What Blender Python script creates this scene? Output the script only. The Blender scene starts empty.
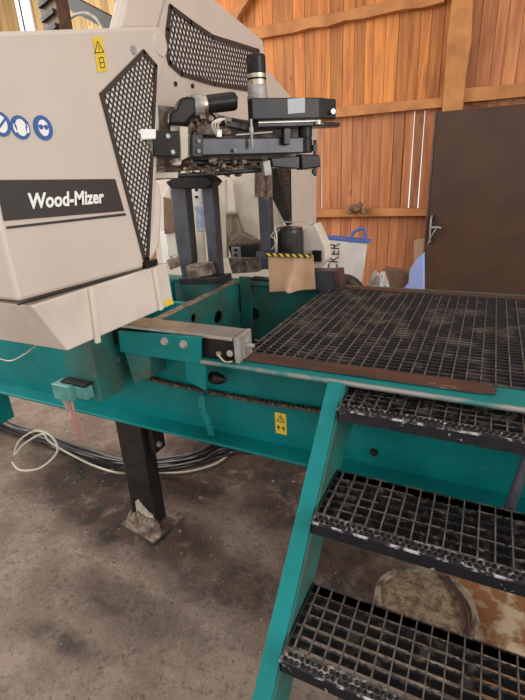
import bpy, bmesh, math, random
from mathutils import Vector as V, Matrix
random.seed(7)
C = bpy.context.scene.collection
sc = bpy.context.scene

# ---------------------------------------------------------------- camera
FOC = 453.07
FW = V((-0.4168, 0.8298, -0.3709)).normalized()
RT = V((0.9009, 0.4310, -0.0515)); RT = (RT - FW*RT.dot(FW)).normalized()
UP = RT.cross(FW).normalized()
cam_d = bpy.data.cameras.new('camera'); cam = bpy.data.objects.new('camera', cam_d); C.objects.link(cam)
cam_d.sensor_fit = 'VERTICAL'; cam_d.sensor_height = 36; cam_d.lens = FOC*36/700
cam_d.clip_start = 0.02; cam_d.clip_end = 200
m3 = Matrix((RT, UP, -FW)).transposed()
cam.matrix_world = m3.to_4x4()
sc.camera = cam

# ---------------------------------------------------------------- world / light
w = bpy.data.worlds.new('sky'); sc.world = w; w.use_nodes = True
bg = w.node_tree.nodes['Background']
bg.inputs[0].default_value = (1.0, 0.975, 0.94, 1); bg.inputs[1].default_value = 0.8
def area(name, loc, target, sx, sy, power, col):
    d = bpy.data.lights.new(name, 'AREA'); d.shape = 'RECTANGLE'; d.size = sx; d.size_y = sy; d.energy = power; d.color = col
    o = bpy.data.objects.new(name, d); C.objects.link(o); o.location = loc
    o.rotation_euler = (V(target)-V(loc)).to_track_quat('-Z', 'Y').to_euler(); return o
area('added_contrast_light_right', (5.5, -0.5, 1.2), (-1, 1.8, -0.4), 3.5, 2.6, 130, (1, .97, .93))  # unseen area lamp added on the right for directional contrast
area('daylight_opening_left', (-5.2, 1.6, 1.4), (-1, 3.4, -0.3), 3.0, 2.4, 150, (1, .96, .9))
sc.view_settings.view_transform = 'Standard'; sc.view_settings.look = 'None'
sc.view_settings.exposure = 0.55; sc.view_settings.gamma = 1; sc.view_settings.use_curve_mapping = False

# ---------------------------------------------------------------- pixel -> real plane
def ray(px, py): return FW + RT*((px-262.5)/FOC) - UP*((py-350)/FOC)
def oy(px, py, y): d = ray(px, py); return d*(y/d.y)
def ox(px, py, x): d = ray(px, py); return d*(x/d.x)
def oz(px, py, z): d = ray(px, py); return d*(z/d.z)
def op(px, py, O, a):                      # vertical plane through O, horizontal heading a (rad)
    n = V((-math.sin(a), math.cos(a), 0)); d = ray(px, py); return d*(V(O).dot(n)/d.dot(n))

# ---------------------------------------------------------------- materials
def mat(name, col, rough=.5, metal=0, col2=None, nscale=8, nlo=.4, nhi=.65, bump=0, bscale=60, spots=None, sscale=40, sthr=.62, trans=0, stretch=(1,1,1), spec=None):
    m = bpy.data.materials.new(name); m.use_nodes = True; nt = m.node_tree; N = nt.nodes; L = nt.links
    b = N['Principled BSDF']
    b.inputs['Roughness'].default_value = rough; b.inputs['Metallic'].default_value = metal
    if spec is not None: b.inputs['Specular IOR Level'].default_value = spec
    if trans: b.inputs['Transmission Weight'].default_value = trans
    tc = N.new('ShaderNodeTexCoord'); mp = N.new('ShaderNodeMapping'); mp.inputs['Scale'].default_value = stretch
    L.new(tc.outputs['Object'], mp.inputs[0])
    def noise(s, det=6, r=.6):
        n = N.new('ShaderNodeTexNoise'); n.inputs['Scale'].default_value = s; n.inputs['Detail'].default_value = det
        n.inputs['Roughness'].default_value = r; L.new(mp.outputs[0], n.inputs['Vector']); return n
    def ramp(src, lo, hi):
        r = N.new('ShaderNodeMapRange'); r.inputs[1].default_value = lo; r.inputs[2].default_value = hi; L.new(src, r.inputs[0]); return r.outputs[0]
    def mix(f, a, c):
        x = N.new('ShaderNodeMix'); x.data_type = 'RGBA'; L.new(f, x.inputs[0])
        if isinstance(a, tuple): x.inputs[6].default_value = (*a, 1)
        else: L.new(a, x.inputs[6])
        x.inputs[7].default_value = (*c, 1); return x.outputs[2]
    b.inputs['Base Color'].default_value = (*col, 1); cur = col
    if col2: cur = mix(ramp(noise(nscale).outputs[0], nlo, nhi), cur, col2)
    if spots: cur = mix(ramp(noise(sscale, 8, .7).outputs[0], sthr, sthr+.05), cur, spots)
    if not isinstance(cur, tuple): L.new(cur, b.inputs['Base Color'])
    if bump:
        bp = N.new('ShaderNodeBump'); bp.inputs['Strength'].default_value = bump; bp.inputs['Distance'].default_value = .01
        L.new(noise(bscale).outputs[0], bp.inputs['Height']); L.new(bp.outputs[0], b.inputs['Normal'])
    return m
M = {}
M['teal'] = mat('teal_paint', (.003, .195, .195), .35, 0, (.003, .135, .13), 5, .4, .7, .05, 30, (.13, .17, .14), 45, .65, spec=.22)
M['teal_dirty'] = mat('grimy_teal_paint', (.010, .15, .135), .5, 0, (.04, .09, .07), 9, .4, .62, .15, 40, (.22, .24, .2), 26, .65)
M['teal_pale'] = mat('pale_teal_cast', (.10, .30, .27), .45, 0, (.05, .2, .18), 14)
M['cream'] = mat('cream_sheet_metal', (.57, .49, .425), .42, 0, (.52, .44, .38), 3, .35, .7, .02, 20)
M['cream_worn'] = mat('worn_cream_metal', (.64, .57, .49), .5, 0, (.52, .43, .34), 7, .4, .75, .08, 40, (.16, .09, .05), 22, .66)
M['skirt'] = mat('skirt_cream_metal', (.62, .54, .475), .45, 0, (.5, .42, .36), 4, .45, .75, .02, 20, (.3, .12, .05), 45, .70)
M['black'] = mat('black_paint', (.009, .0085, .0085), .28, 0, (.022, .019, .017), 9, spec=.2)
M['dark'] = mat('dark_steel', (.022, .022, .025), .35, .4, (.05, .046, .045), 12, .4, .7, spec=.35)
M['bluegrey'] = mat('blue_grey_steel', (.07, .073, .09), .4, .3, (.035, .032, .036), 9, .4, .7, .05, 30, (.4, .4, .4), 40, .68)
M['tube'] = mat('graphite_tube_paint', (.05, .05, .058), .3, .4, (.03, .03, .033), 10)
M['chrome'] = mat('bright_steel', (.5, .49, .47), .4, .7, (.4, .36, .3), 20)
M['brass'] = mat('brass', (.50, .44, .32), .32, .85)
M['greyplast'] = mat('grey_cast_metal', (.36, .35, .33), .45, .2, (.22, .2, .17), 20)
M['grease'] = mat('greasy_brown_metal', (.27, .205, .155), .5, .2, (.09, .06, .045), 25, .4, .6, .3, 50, (.5, .42, .33), 35, .62)
M['rust'] = mat('rusty_wear_strip', (.10, .048, .036), .5, .3, (.05, .032, .026), 12, .4, .65, .1, 60, (.30, .23, .19), 30, .62, stretch=(.3, 1, 1))
M['worn_edge'] = mat('worn_silver_edge', (.27, .26, .24), .4, .4, (.04, .18, .17), 14, .45, .6, stretch=(.5, 1, 1))
M['grate'] = mat('dirty_black_grating', (.014, .014, .016), .5, .3, (.035, .03, .026), 14, .45, .6, .2, 80)
M['treadbar'] = mat('dusty_tread_bar', (.017, .017, .019), .5, .3, (.17, .14, .115), 30, .52, .66, .2, 80)
M['chainsteel'] = mat('oily_chain_steel', (.06, .045, .035), .4, .5, (.16, .13, .11), 60, .5, .6)
M['grit'] = mat('floor_grit', (.30, .22, .175), .9, 0, (.15, .11, .09), 20, .42, .58)
M['pale_back'] = mat('pale_backing_sheet', (.70, .63, .56), .5)
M['scrape'] = mat('scraped_metal_edge', (.02, .02, .024), .45, .2, (.55, .54, .54), 22, .5, .58, stretch=(1, 1, 1))
M['rod'] = mat('dusty_cross_rod', (.13, .105, .085), .65, .1, (.045, .038, .033), 30, .4, .62)
M['deckbar'] = mat('dusty_deck_bar', (.028, .027, .03), .55, .2, (.15, .12, .10), 11, .5, .68, .2, 80)
M['nosing'] = mat('nosing_black_paint', (.012, .013, .018), .42, .2, (.025, .023, .022), 10, .4, .7, .15, 60, (.6, .6, .62), 38, .63, spec=.35)
M['lip'] = mat('sawdust_caked_lip', (.045, .037, .032), .7, 0, (.33, .28, .24), 45, .5, .62, .6, 110, (.025, .02, .018), 70, .55)
M['blackleg'] = mat('chipped_black_paint', (.010, .009, .009), .35, .1, (.028, .023, .02), 14, .4, .7, .3, 40, (.45, .43, .36), 13, .69)
M['paintwhite'] = mat('pale_dried_paint', (.55, .54, .45), .7, 0, (.3, .27, .2), 30)
M['yellow'] = mat('yellow_sticker', (.72, .50, .04), .5)
M['blue'] = mat('blue_sticker', (.035, .11, .33), .5)
M['white'] = mat('white_print', (.8, .79, .77), .5)
M['greylabel'] = mat('grey_label', (.36, .38, .40), .5)
M['band'] = mat('black_decal', (.036, .03, .028), .42)
M['wood_beam'] = mat('sawn_beam_timber', (.50, .22, .07), .75, 0, (.34, .135, .04), 5, .35, .65, .3, 40, (.15, .06, .025), 9, .68, stretch=(1, 1, 1))
M['door'] = mat('dark_brown_door_panel', (.075, .041, .027), .42, 0, (.058, .032, .021), 4, .4, .7, .02, 20, (.14, .09, .065), 30, .74, spec=.25)
M['flap'] = mat('amber_plastic_flap', (.62, .40, .26), .12, 0, (.50, .29, .16), 5, .4, .7)
M['motor'] = mat('dark_grey_motor_shell', (.03, .028, .027), .28, .4)
M['bagwhite'] = mat('white_woven_bag', (.74, .72, .69), .7, 0, (.62, .58, .55), 8, .4, .7, .3, 25)
M['bagblue'] = mat('blue_bag_trim', (.09, .15, .45), .7)
M['bluesheet'] = mat('pale_blue_plastic', (.33, .45, .85), .45, 0, (.65, .42, .48), 6, .5, .7, .3, 12)
M['crumple'] = mat('crumpled_pale_plastic', (.55, .5, .46), .5, 0, (.22, .18, .16), 22, .45, .6, .8, 30)
M['sack'] = mat('brown_sack_cloth', (.21, .12, .075), .8, 0, (.14, .08, .05), 9, .4, .7, .4, 40)
M['rubber'] = mat('black_rubber', (.02, .019, .018), .6, 0, (.06, .05, .04), 20)
M['cable'] = mat('black_cable_sheath', (.010, .010, .011), .45, 0, (.04, .032, .028), 25, .5, .7)
M['whitecable'] = mat('cream_cable_sheath', (.62, .57, .47), .5)
M['redcable'] = mat('pink_cable_sheath', (.5, .22, .22), .5)
M['bluepipe'] = mat('pale_blue_cylinder', (.32, .42, .6), .4, .1, (.6, .6, .6), 20)
M['slab'] = mat('pale_slab_wood', (.56, .42, .28), .8, 0, (.27, .115, .04), 8, .44, .54, .7, 25, (.04, .02, .012), 28, .70)
M['bark'] = mat('grey_brown_bark', (.33, .26, .2), .85, 0, (.07, .045, .03), 12, .45, .6, 1, 30)
M['heart'] = mat('sawdust_caked_wood_face', (.34, .235, .15), .85, 0, (.14, .09, .055), 40, .42, .6, 1, 45)
M['brown'] = mat('brown_rack_steel', (.13, .075, .05), .5, .3, (.06, .035, .025), 20)
M['cardboard'] = mat('cardboard', (.4, .27, .17), .8)
M['postwhite'] = mat('white_steel_post', (.75, .8, .9), .4)

# plank wall: boards coloured individually by random per island
def plank_mat(name='orange_planks', ca=(.33, .095, .018, 1), cb=(.66, .25, .05, 1)):
    m = bpy.data.materials.new(name); m.use_nodes = True; nt = m.node_tree; N = nt.nodes; L = nt.links; b = N['Principled BSDF']
    b.inputs['Roughness'].default_value = .6
    g = N.new('ShaderNodeNewGeometry'); tc = N.new('ShaderNodeTexCoord')
    mp = N.new('ShaderNodeMapping'); mp.inputs['Scale'].default_value = (9, 9, .8)
    ad = N.new('ShaderNodeVectorMath'); ad.operation = 'ADD'
    sx = N.new('ShaderNodeVectorMath'); sx.operation = 'SCALE'; sx.inputs['Scale'].default_value = 13
    cx = N.new('ShaderNodeCombineXYZ'); L.new(g.outputs['Random Per Island'], cx.inputs[2]); L.new(g.outputs['Random Per Island'], cx.inputs[0])
    L.new(cx.outputs[0], sx.inputs[0]); L.new(tc.outputs['Object'], ad.inputs[0]); L.new(sx.outputs[0], ad.inputs[1]); L.new(ad.outputs[0], mp.inputs[0])
    n = N.new('ShaderNodeTexNoise'); n.inputs['Scale'].default_value = 2.2; n.inputs['Detail'].default_value = 7; n.inputs['Distortion'].default_value = .6
    L.new(mp.outputs[0], n.inputs['Vector'])
    r = N.new('ShaderNodeValToRGB'); e = r.color_ramp.elements
    e[0].position = .3; e[0].color = ca; e[1].position = .72; e[1].color = cb
    L.new(n.outputs[0], r.inputs[0])
    h = N.new('ShaderNodeHueSaturation'); mr = N.new('ShaderNodeMapRange'); mr.inputs[3].default_value = .72; mr.inputs[4].default_value = 1.18
    L.new(g.outputs['Random Per Island'], mr.inputs[0]); L.new(mr.outputs[0], h.inputs['Value']); L.new(r.outputs[0], h.inputs['Color'])
    # knots
    mk = N.new('ShaderNodeMapping'); mk.inputs['Scale'].default_value = (1, 1, .55); L.new(ad.outputs[0], mk.inputs[0])
    vo = N.new('ShaderNodeTexVoronoi'); vo.inputs['Scale'].default_value = 4.2; L.new(mk.outputs[0], vo.inputs['Vector'])
    kr = N.new('ShaderNodeMapRange'); kr.inputs[1].default_value = .055; kr.inputs[2].default_value = .11; kr.inputs[3].default_value = .75; kr.inputs[4].default_value = 0
    L.new(vo.outputs['Distance'], kr.inputs[0])
    mx = N.new('ShaderNodeMix'); mx.data_type = 'RGBA'; L.new(kr.outputs[0], mx.inputs[0]); L.new(h.outputs[0], mx.inputs[6]); mx.inputs[7].default_value = (.17, .055, .02, 1)
    L.new(mx.outputs[2], b.inputs['Base Color'])
    bp = N.new('ShaderNodeBump'); bp.inputs['Strength'].default_value = .15; L.new(n.outputs[0], bp.inputs['Height']); L.new(bp.outputs[0], b.inputs['Normal'])
    return m
M['plank'] = plank_mat(); M['plank_low'] = plank_mat('red_brown_planks', (.28, .09, .03, 1), (.50, .20, .075, 1)); M['plank_sunlit'] = plank_mat('sunlit_tint_planks', (.62, .42, .17, 1), (.80, .62, .32, 1))  # paler yellow variant paints sunlight into the boards at far left
def floor_mat():
    m = bpy.data.materials.new('dirty_concrete_floor'); m.use_nodes = True; nt = m.node_tree; N = nt.nodes; L = nt.links; b = N['Principled BSDF']
    tc = N.new('ShaderNodeTexCoord')
    def noise(s, det=8, r=.6, dist=0):
        n = N.new('ShaderNodeTexNoise'); n.inputs['Scale'].default_value = s; n.inputs['Detail'].default_value = det; n.inputs['Roughness'].default_value = r
        n.inputs['Distortion'].default_value = dist; L.new(tc.outputs['Object'], n.inputs['Vector']); return n.outputs[0]
    def mr(src, lo, hi, a=0, c=1):
        r = N.new('ShaderNodeMapRange'); r.interpolation_type = 'SMOOTHSTEP'; r.inputs[1].default_value = lo; r.inputs[2].default_value = hi
        r.inputs[3].default_value = a; r.inputs[4].default_value = c; L.new(src, r.inputs[0]); return r.outputs[0]
    def mix(f, a, c):
        x = N.new('ShaderNodeMix'); x.data_type = 'RGBA'; L.new(f, x.inputs[0])
        if isinstance(a, tuple): x.inputs[6].default_value = (*a, 1)
        else: L.new(a, x.inputs[6])
        x.inputs[7].default_value = (*c, 1); return x.outputs[2]
    def math_(op, a, c):
        x = N.new('ShaderNodeMath'); x.operation = op; x.use_clamp = True
        for i, q in enumerate((a, c)):
            if isinstance(q, (int, float)): x.inputs[i].default_value = q
            else: L.new(q, x.inputs[i])
        return x.outputs[0]
    c = mix(mr(noise(3.2, 10, .7), .38, .62), (.52, .39, .31), (.33, .235, .185))
    c = mix(mr(noise(34, 10, .8), .5, .68), c, (.15, .108, .085))
    c = mix(mr(noise(60, 6, .7), .60, .67), c, (.52, .42, .35))
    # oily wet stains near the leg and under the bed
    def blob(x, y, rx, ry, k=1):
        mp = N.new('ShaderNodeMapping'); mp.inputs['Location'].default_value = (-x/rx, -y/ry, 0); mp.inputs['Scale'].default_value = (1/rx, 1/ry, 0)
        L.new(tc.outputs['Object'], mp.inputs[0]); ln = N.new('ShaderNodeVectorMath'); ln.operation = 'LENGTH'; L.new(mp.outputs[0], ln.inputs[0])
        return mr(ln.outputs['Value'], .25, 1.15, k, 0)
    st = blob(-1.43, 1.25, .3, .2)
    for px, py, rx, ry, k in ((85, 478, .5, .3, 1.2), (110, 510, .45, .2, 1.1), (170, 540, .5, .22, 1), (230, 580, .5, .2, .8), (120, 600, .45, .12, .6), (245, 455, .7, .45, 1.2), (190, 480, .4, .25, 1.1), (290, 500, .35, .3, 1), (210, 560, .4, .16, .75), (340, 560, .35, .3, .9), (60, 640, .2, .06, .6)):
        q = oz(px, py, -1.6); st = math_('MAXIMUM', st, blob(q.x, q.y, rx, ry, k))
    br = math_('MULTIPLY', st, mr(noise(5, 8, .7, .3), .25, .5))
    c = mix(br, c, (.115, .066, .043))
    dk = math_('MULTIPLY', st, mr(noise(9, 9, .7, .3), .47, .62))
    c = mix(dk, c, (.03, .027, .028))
    L.new(c, b.inputs['Base Color'])
    ro = mr(dk, 0, 1, .88, .42); L.new(ro, b.inputs['Roughness'])
    bp = N.new('ShaderNodeBump'); bp.inputs['Strength'].default_value = 1; bp.inputs['Distance'].default_value = .06
    hh = math_('ADD', noise(28, 10, .75), noise(7, 4, .5)); L.new(noise(26, 12, .75), bp.inputs['Height']); L.new(bp.outputs[0], b.inputs['Normal'])
    return m
M['floor'] = floor_mat()

# ---------------------------------------------------------------- mesh helpers
class MB:
    def __init__(s): s.v = []; s.f = []
    def add(s, vs, fs):
        b = len(s.v); s.v += [V(a) for a in vs]; s.f += [[b+i for i in f] for f in fs]
    def box(s, a, c):                       # axis aligned, two corners
        x0, x1 = sorted((a[0], c[0])); y0, y1 = sorted((a[1], c[1])); z0, z1 = sorted((a[2], c[2]))
        s.add([(x0,y0,z0),(x1,y0,z0),(x1,y1,z0),(x0,y1,z0),(x0,y0,z1),(x1,y0,z1),(x1,y1,z1),(x0,y1,z1)],
              [(0,3,2,1),(4,5,6,7),(0,1,5,4),(1,2,6,5),(2,3,7,6),(3,0,4,7)])
    def beam(s, p, q, wd, ht, up=(0,0,1)):  # box along p->q
        p = V(p); q = V(q); d = (q-p).normalized(); u = V(up)
        sd = d.cross(u)
        if sd.length < 1e-4: sd = d.cross(V((1,0,0)))
        sd.normalize(); u = sd.cross(d).normalized(); a = sd*wd/2; c = u*ht/2
        s.add([p-a-c,p+a-c,p+a+c,p-a+c,q-a-c,q+a-c,q+a+c,q-a+c], [(0,1,2,3),(7,6,5,4),(0,4,5,1),(1,5,6,2),(2,6,7,3),(3,7,4,0)])
    def prism(s, pts, ext):
        pts = [V(p) for p in pts]; n = len(pts); e = V(ext)
        s.add(pts+[p+e for p in pts], [tuple(range(n)), tuple(range(2*n-1, n-1, -1))]+[(i, n+i, n+(i+1)%n, (i+1)%n) for i in range(n)])
    def cyl(s, p, q, r, r2=None, seg=20, caps=True):
        p = V(p); q = V(q); r2 = r if r2 is None else r2; d = (q-p).normalized(); a = d.orthogonal().normalized(); c = d.cross(a)
        vs = []
        for o, rr in ((p, r), (q, r2)):
            vs += [o+(a*math.cos(t)+c*math.sin(t))*rr for t in [2*math.pi*i/seg for i in range(seg)]]
        fs = [(i, (i+1)%seg, seg+(i+1)%seg, seg+i) for i in range(seg)]
        if caps: fs += [tuple(range(seg-1, -1, -1)), tuple(range(seg, 2*seg))]
        s.add(vs, fs)
    def lathe(s, p, d, prof, seg=24):       # prof: (distance along d, radius)
        for (h0, r0), (h1, r1) in zip(prof, prof[1:]):
            if abs(h1-h0) < 1e-6: h1 = h0+1e-4
            s.cyl(V(p)+V(d)*h0, V(p)+V(d)*h1, max(r0, 1e-4), max(r1, 1e-4), seg, True)
    def tube(s, pts, r, seg=8, smooth=3):
        pts = [V(p) for p in pts]
        if smooth and len(pts) > 2:
            out = []
            P = [pts[0]]+pts+[pts[-1]]
            for i in range(1, len(P)-2):
                for k in range(smooth*2):
                    t = k/(smooth*2); a, b_, c_, d_ = P[i-1], P[i], P[i+1], P[i+2]
                    out.append(.5*((2*b_)+(c_-a)*t+(2*a-5*b_+4*c_-d_)*t*t+(-a+3*b_-3*c_+d_)*t**3))
            pts = out+[pts[-1]]
        base = len(s.v); n = len(pts); a = None
        for i, p in enumerate(pts):
            d = (pts[min(i+1, n-1)]-pts[max(i-1, 0)])
            d = d.normalized() if d.length > 1e-9 else V((1,0,0))
            a = d.orthogonal().normalized() if a is None else (a-d*a.dot(d)).normalized()
            c = d.cross(a)
            s.v += [p+(a*math.cos(2*math.pi*k/seg)+c*math.sin(2*math.pi*k/seg))*r for k in range(seg)]
        for i in range(n-1):
            for k in range(seg):
                s.f.append([base+i*seg+k, base+i*seg+(k+1)%seg, base+(i+1)*seg+(k+1)%seg, base+(i+1)*seg+k])
        s.f.append([base+k for k in range(seg-1, -1, -1)]); s.f.append([base+(n-1)*seg+k for k in range(seg)])
    def build(s, name, m, parent=None, bevel=0, smooth=False):
        me = bpy.data.meshes.new(name); me.from_pydata([tuple(a) for a in s.v], [], s.f)
        bm = bmesh.new(); bm.from_mesh(me); bmesh.ops.recalc_face_normals(bm, faces=bm.faces)
        bm.to_mesh(me); bm.free()
        me.materials.append(M[m] if isinstance(m, str) else m)
        if smooth:
            for p in me.polygons: p.use_smooth = len(p.vertices) < 6
            try: me.set_sharp_from_angle(angle=math.radians(40))
            except Exception: pass
        o = bpy.data.objects.new(name, me); C.objects.link(o)
        if parent: o.parent = parent; o.matrix_parent_inverse = wm(parent).inverted()
        if bevel:
            b = o.modifiers.new('bevel', 'BEVEL'); b.width = bevel; b.segments = 2; b.limit_method = 'ANGLE'; b.angle_limit = math.radians(40)
        return o
def wm(o):
    m = Matrix.LocRotScale(o.location, o.rotation_euler, o.scale)
    return (wm(o.parent) @ o.matrix_parent_inverse @ m) if o.parent else m
def thing(name, label, cat, loc, group=None):
    o = bpy.data.objects.new(name, None); C.objects.link(o); o.location = loc; o.empty_display_size = .1
    o['label'] = label; o['category'] = cat
    if group: o['group'] = group
    return o
def tag(o, label, cat, group=None, kind=None):
    o['label'] = label; o['category'] = cat
    if group: o['group'] = group
    if kind: o['kind'] = kind
    return o
def struct(o): o['kind'] = 'structure'; return o
def mb(): return MB()
def bolt(parent, p, d, r=.012, h=.01, m='chrome'):
    b = MB(); d = V(d).normalized(); b.cyl(p, V(p)+d*.002, r*1.25, None, 16); b.cyl(V(p)+d*.002, V(p)+d*h, r, None, 6); return b.build('bolt', m, parent)
def text_mesh(s, name, m, p0, ux, uy, parent, depth, bold=.0):
    """flat raised lettering: p0 baseline start, ux world vector over whole width, uy world vector of cap height"""
    cu = bpy.data.curves.new(name, 'FONT'); cu.body = s; cu.size = 1; cu.offset = bold; cu.resolution_u = 3
    t = bpy.data.objects.new(name, cu); C.objects.link(t)
    dg = bpy.context.evaluated_depsgraph_get(); dg.update()
    me = bpy.data.meshes.new_from_object(t.evaluated_get(dg)); bpy.data.objects.remove(t)
    xs = [v.co.x for v in me.vertices]; x0, x1 = min(xs), max(xs); cap = .70
    n = V(ux).cross(V(uy)).normalized()*depth
    for v in me.vertices:
        c = v.co.copy(); v.co = V(p0)+V(ux)*((c.x-x0)/(x1-x0))+V(uy)*(c.y/cap)+n
    me.materials.clear(); me.materials.append(M[m])
    o = bpy.data.objects.new(name, me); C.objects.link(o)
    if parent: o.parent = parent; o.matrix_parent_inverse = wm(parent).inverted()
    return o
def lattice(mbk, O, eu, ev, nrm, poly, pitch_u, pitch_v, dirs, wd, th):
    """strips clipped to a polygon given in (u,v); dirs: two (du,dv,spacing)"""
    for du, dv, sp in dirs:
        L_ = math.hypot(du, dv); du /= L_; dv /= L_
        nu, nv = -dv, du
        ks = [p[0]*nu+p[1]*nv for p in poly]; k = min(ks)+sp/2
        while k < max(ks):
            ts = []
            for (a, b_), (c, d) in zip(poly, poly[1:]+poly[:1]):
                ka, kc = a*nu+b_*nv-k, c*nu+d*nv-k
                if (ka < 0) != (kc < 0):
                    f = ka/(ka-kc); x = a+(c-a)*f; y = b_+(d-b_)*f; ts.append(x*du+y*dv)
            ts.sort()
            for t0, t1 in zip(ts[::2], ts[1::2]):
                if t1-t0 > .004:
                    P = [O+eu*(nu*k+du*t)+ev*(nv*k+dv*t)+nrm*(th/2) for t in (t0, t1)]
                    mbk.beam(P[0], P[1], wd, th, nrm)
            k += sp

GZ = -1.6
# ================================================================ SETTING
f = mb(); f.box((-9, -3, GZ-.1), (6, 5.6, GZ)); struct(f.build('floor', 'floor'))
# back wall of vertical planks with small gaps
WY = 5.2
b = mb(); x = -7.5
slits = [oy(404, 150, WY).x, oy(414, 130, WY).x, oy(424, 130, WY).x, oy(446, 100, WY).x, oy(322, 150, WY).x]
while x < 3.5:
    wd = random.uniform(.085, .125); gap = .0015
    for sl in slits:
        if x < sl <= x+wd: wd = sl-x; gap = .013
    lean = random.uniform(-.003, .003); t = random.uniform(0, .008)
    zm = .45
    for z0, z1, g2 in ((GZ, -.52, .004), (-.52, zm, gap if gap > .01 else .004), (zm+.002, 3.0, .004)):
        b.prism([(x, WY-t, z0), (x+wd-g2, WY-t, z0), (x+wd-g2*(.6 if gap > .01 else 1), WY-t, z1), (x, WY-t, z1)], (0, .022, 0))
    if gap > .01:
        b.box((x+wd-.02, WY+.023, GZ), (x+wd+.01, WY+.033, -.52)); b.box((x+wd-.02, WY+.023, zm), (x+wd+.01, WY+.033, 3))
    else: b.box((x+wd-.02, WY+.023, GZ), (x+wd+.01, WY+.033, 3))
    x += wd
wb = struct(b.build('wall_back', 'plank')); wb.data.materials.append(M['plank_low']); wb.data.materials.append(M['plank_sunlit'])
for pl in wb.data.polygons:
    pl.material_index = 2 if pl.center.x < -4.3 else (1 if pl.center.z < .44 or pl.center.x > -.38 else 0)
b = mb(); y = -0.6
while y < 5.2:
    wd = random.uniform(.12, .16)
    if not (1.0 < y < 3.4): b.prism([(-7.5, y, GZ), (-7.5, y+wd-.002, GZ), (-7.5, y+wd-.002, 3), (-7.5, y, 3)], (-.022, 0, 0))
    else: b.prism([(-7.5, y, 1.9), (-7.5, y+wd-.002, 1.9), (-7.5, y+wd-.002, 3), (-7.5, y, 3)], (-.022, 0, 0))
    y += wd
struct(b.build('wall_left', 'plank'))
b = mb(); x = -7.6
while x < 3.6:
    b.box((x, 3.1, 3.0), (x+.196, 5.5, 3.03)); x += .2
struct(b.build('ceiling', 'wood_beam'))
def rough_beam(name, p, q, wd, ht, sub=14):
    p = V(p); q = V(q); d = (q-p); n = mb(); dn = d.normalized(); sd = V((0, 1, 0)); u = sd.cross(dn).normalized()
    if u.z < 0: u = -u
    rings = []
    for i in range(sub+1):
        c = p+d*(i/sub); j = [random.uniform(-.012, .012) for _ in range(4)]
        rings.append([c-sd*wd/2-u*(ht/2+j[0]), c+sd*wd/2-u*(ht/2+j[0]), c+sd*wd/2+u*(ht/2+j[1]), c-sd*wd/2+u*(ht/2+j[1])])
    vs = [a for r in rings for a in r]; fs = [(0,1,2,3), tuple(4*sub+k for k in (3,2,1,0))]
    for i in range(sub):
        for k in range(4): fs.append((4*i+k, 4*i+(k+1)%4, 4*i+4+(k+1)%4, 4*i+4+k))
    n.add(vs, fs); return struct(n.build(name, 'wood_beam', None, .004))
BY = WY-.06
rough_beam('trim_1', oy(443, 102.5, BY)+V((.0, 0, 0)), V((-7, BY, oy(337, 110, BY).z)), .08, .10)
rough_beam('trim_2', oy(462, 96, BY), V((3.4, BY, oy(524, 92, BY).z)), .08, .12)
rough_beam('trim_3', oy(430, 212, BY), V((-7, BY, oy(318, 214, BY).z)), .07, .085)
rough_beam('trim_4', oy(445, -3, BY), oy(205, 45, BY), .09, .10)
pp = oy(453, 108, BY); rough_beam('trim_5', (pp.x, BY-.03, GZ), (pp.x+.0, BY-.03, 2.9), .13, .19)
rough_beam('trim_6', oy(226, 34, BY-.02), oy(252, -8, BY-.02), .07, .075)
# door (dark brown slab with a lever handle)
DY = 4.95
a = oy(437, 112, DY); 
b = mb(); x0 = a.x; b.box((x0, DY, GZ+.02), (x0+1.02, DY+.045, a.z)); d1 = struct(b.build('door_1', 'door', None, .006))
b = mb(); b.box((x0-.022, DY-.006, GZ+.02), (x0-.002, DY+.05, a.z)); d_edge = b.build('door_edge', 'brown', d1, .004)
h = oy(432, 230, DY)
b = mb(); b.box((h.x-.03, DY-.012, h.z-.14), (h.x+.02, DY, h.z+.15))
hp = b.build('lock_plate', 'dark', d1, .008)
b = mb()
b.cyl((h.x, DY-.012, h.z+.03), (h.x, DY-.06, h.z+.03), .012); b.tube([(h.x, DY-.055, h.z+.03), (h.x+.06, DY-.06, h.z+.035), (h.x+.085, DY-.055, h.z+.025)], .009)
b.tube([(h.x-.01, DY-.012, h.z+.14), (h.x-.012, DY-.05, h.z+.10), (h.x-.01, DY-.05, h.z-.05), (h.x-.005, DY-.012, h.z-.12)], .008)
b.tube([(h.x+.05, DY-.05, h.z+.03), (h.x+.01, DY-.055, h.z-.04), (h.x-.03, DY-.03, h.z-.14)], .005)
b.build('door_handle', 'greyplast', d1, 0, True)

# ================================================================ SAWMILL BED
TOP = -.60
bed = thing('sawmill_bed', 'long teal steel sawmill bed frame on legs above the dirty floor', 'machine bed', (-.6, 1.7, GZ))
b = mb(); b.box((-4.2, 1.30, -.955), (2.0, 1.312, TOP)); b.build('side_web', 'teal', bed)
b = mb(); b.box((-4.2, 1.222, -.965), (2.0, 1.36, -.953)); b.build('bottom_flange', 'teal', bed, .003)
b = mb(); b.box((-1.0, 1.195, TOP-.014), (2.0, 1.303, TOP-.001)); b.build('top_flange', 'teal', bed, .003)
b = mb(); b.cyl((-1.0, 1.196, TOP-.008), (2.0, 1.196, TOP-.008), .0085, None, 12); o = b.build('rolled_edge', 'worn_edge', bed, 0, True)
xr = oy(497, 387, 1.26).x
b = mb(); b.prism([(-.75, 1.232, TOP), (xr-.05, 1.235, TOP), (xr+.0, 1.245, TOP), (xr-.01, 1.26, TOP), (xr+.005, 1.275, TOP), (xr-.03, 1.30, TOP), (-.75, 1.30, TOP)], (0, 0, .006)); b.build('wear_strip', 'rust', bed, .001)
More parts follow.
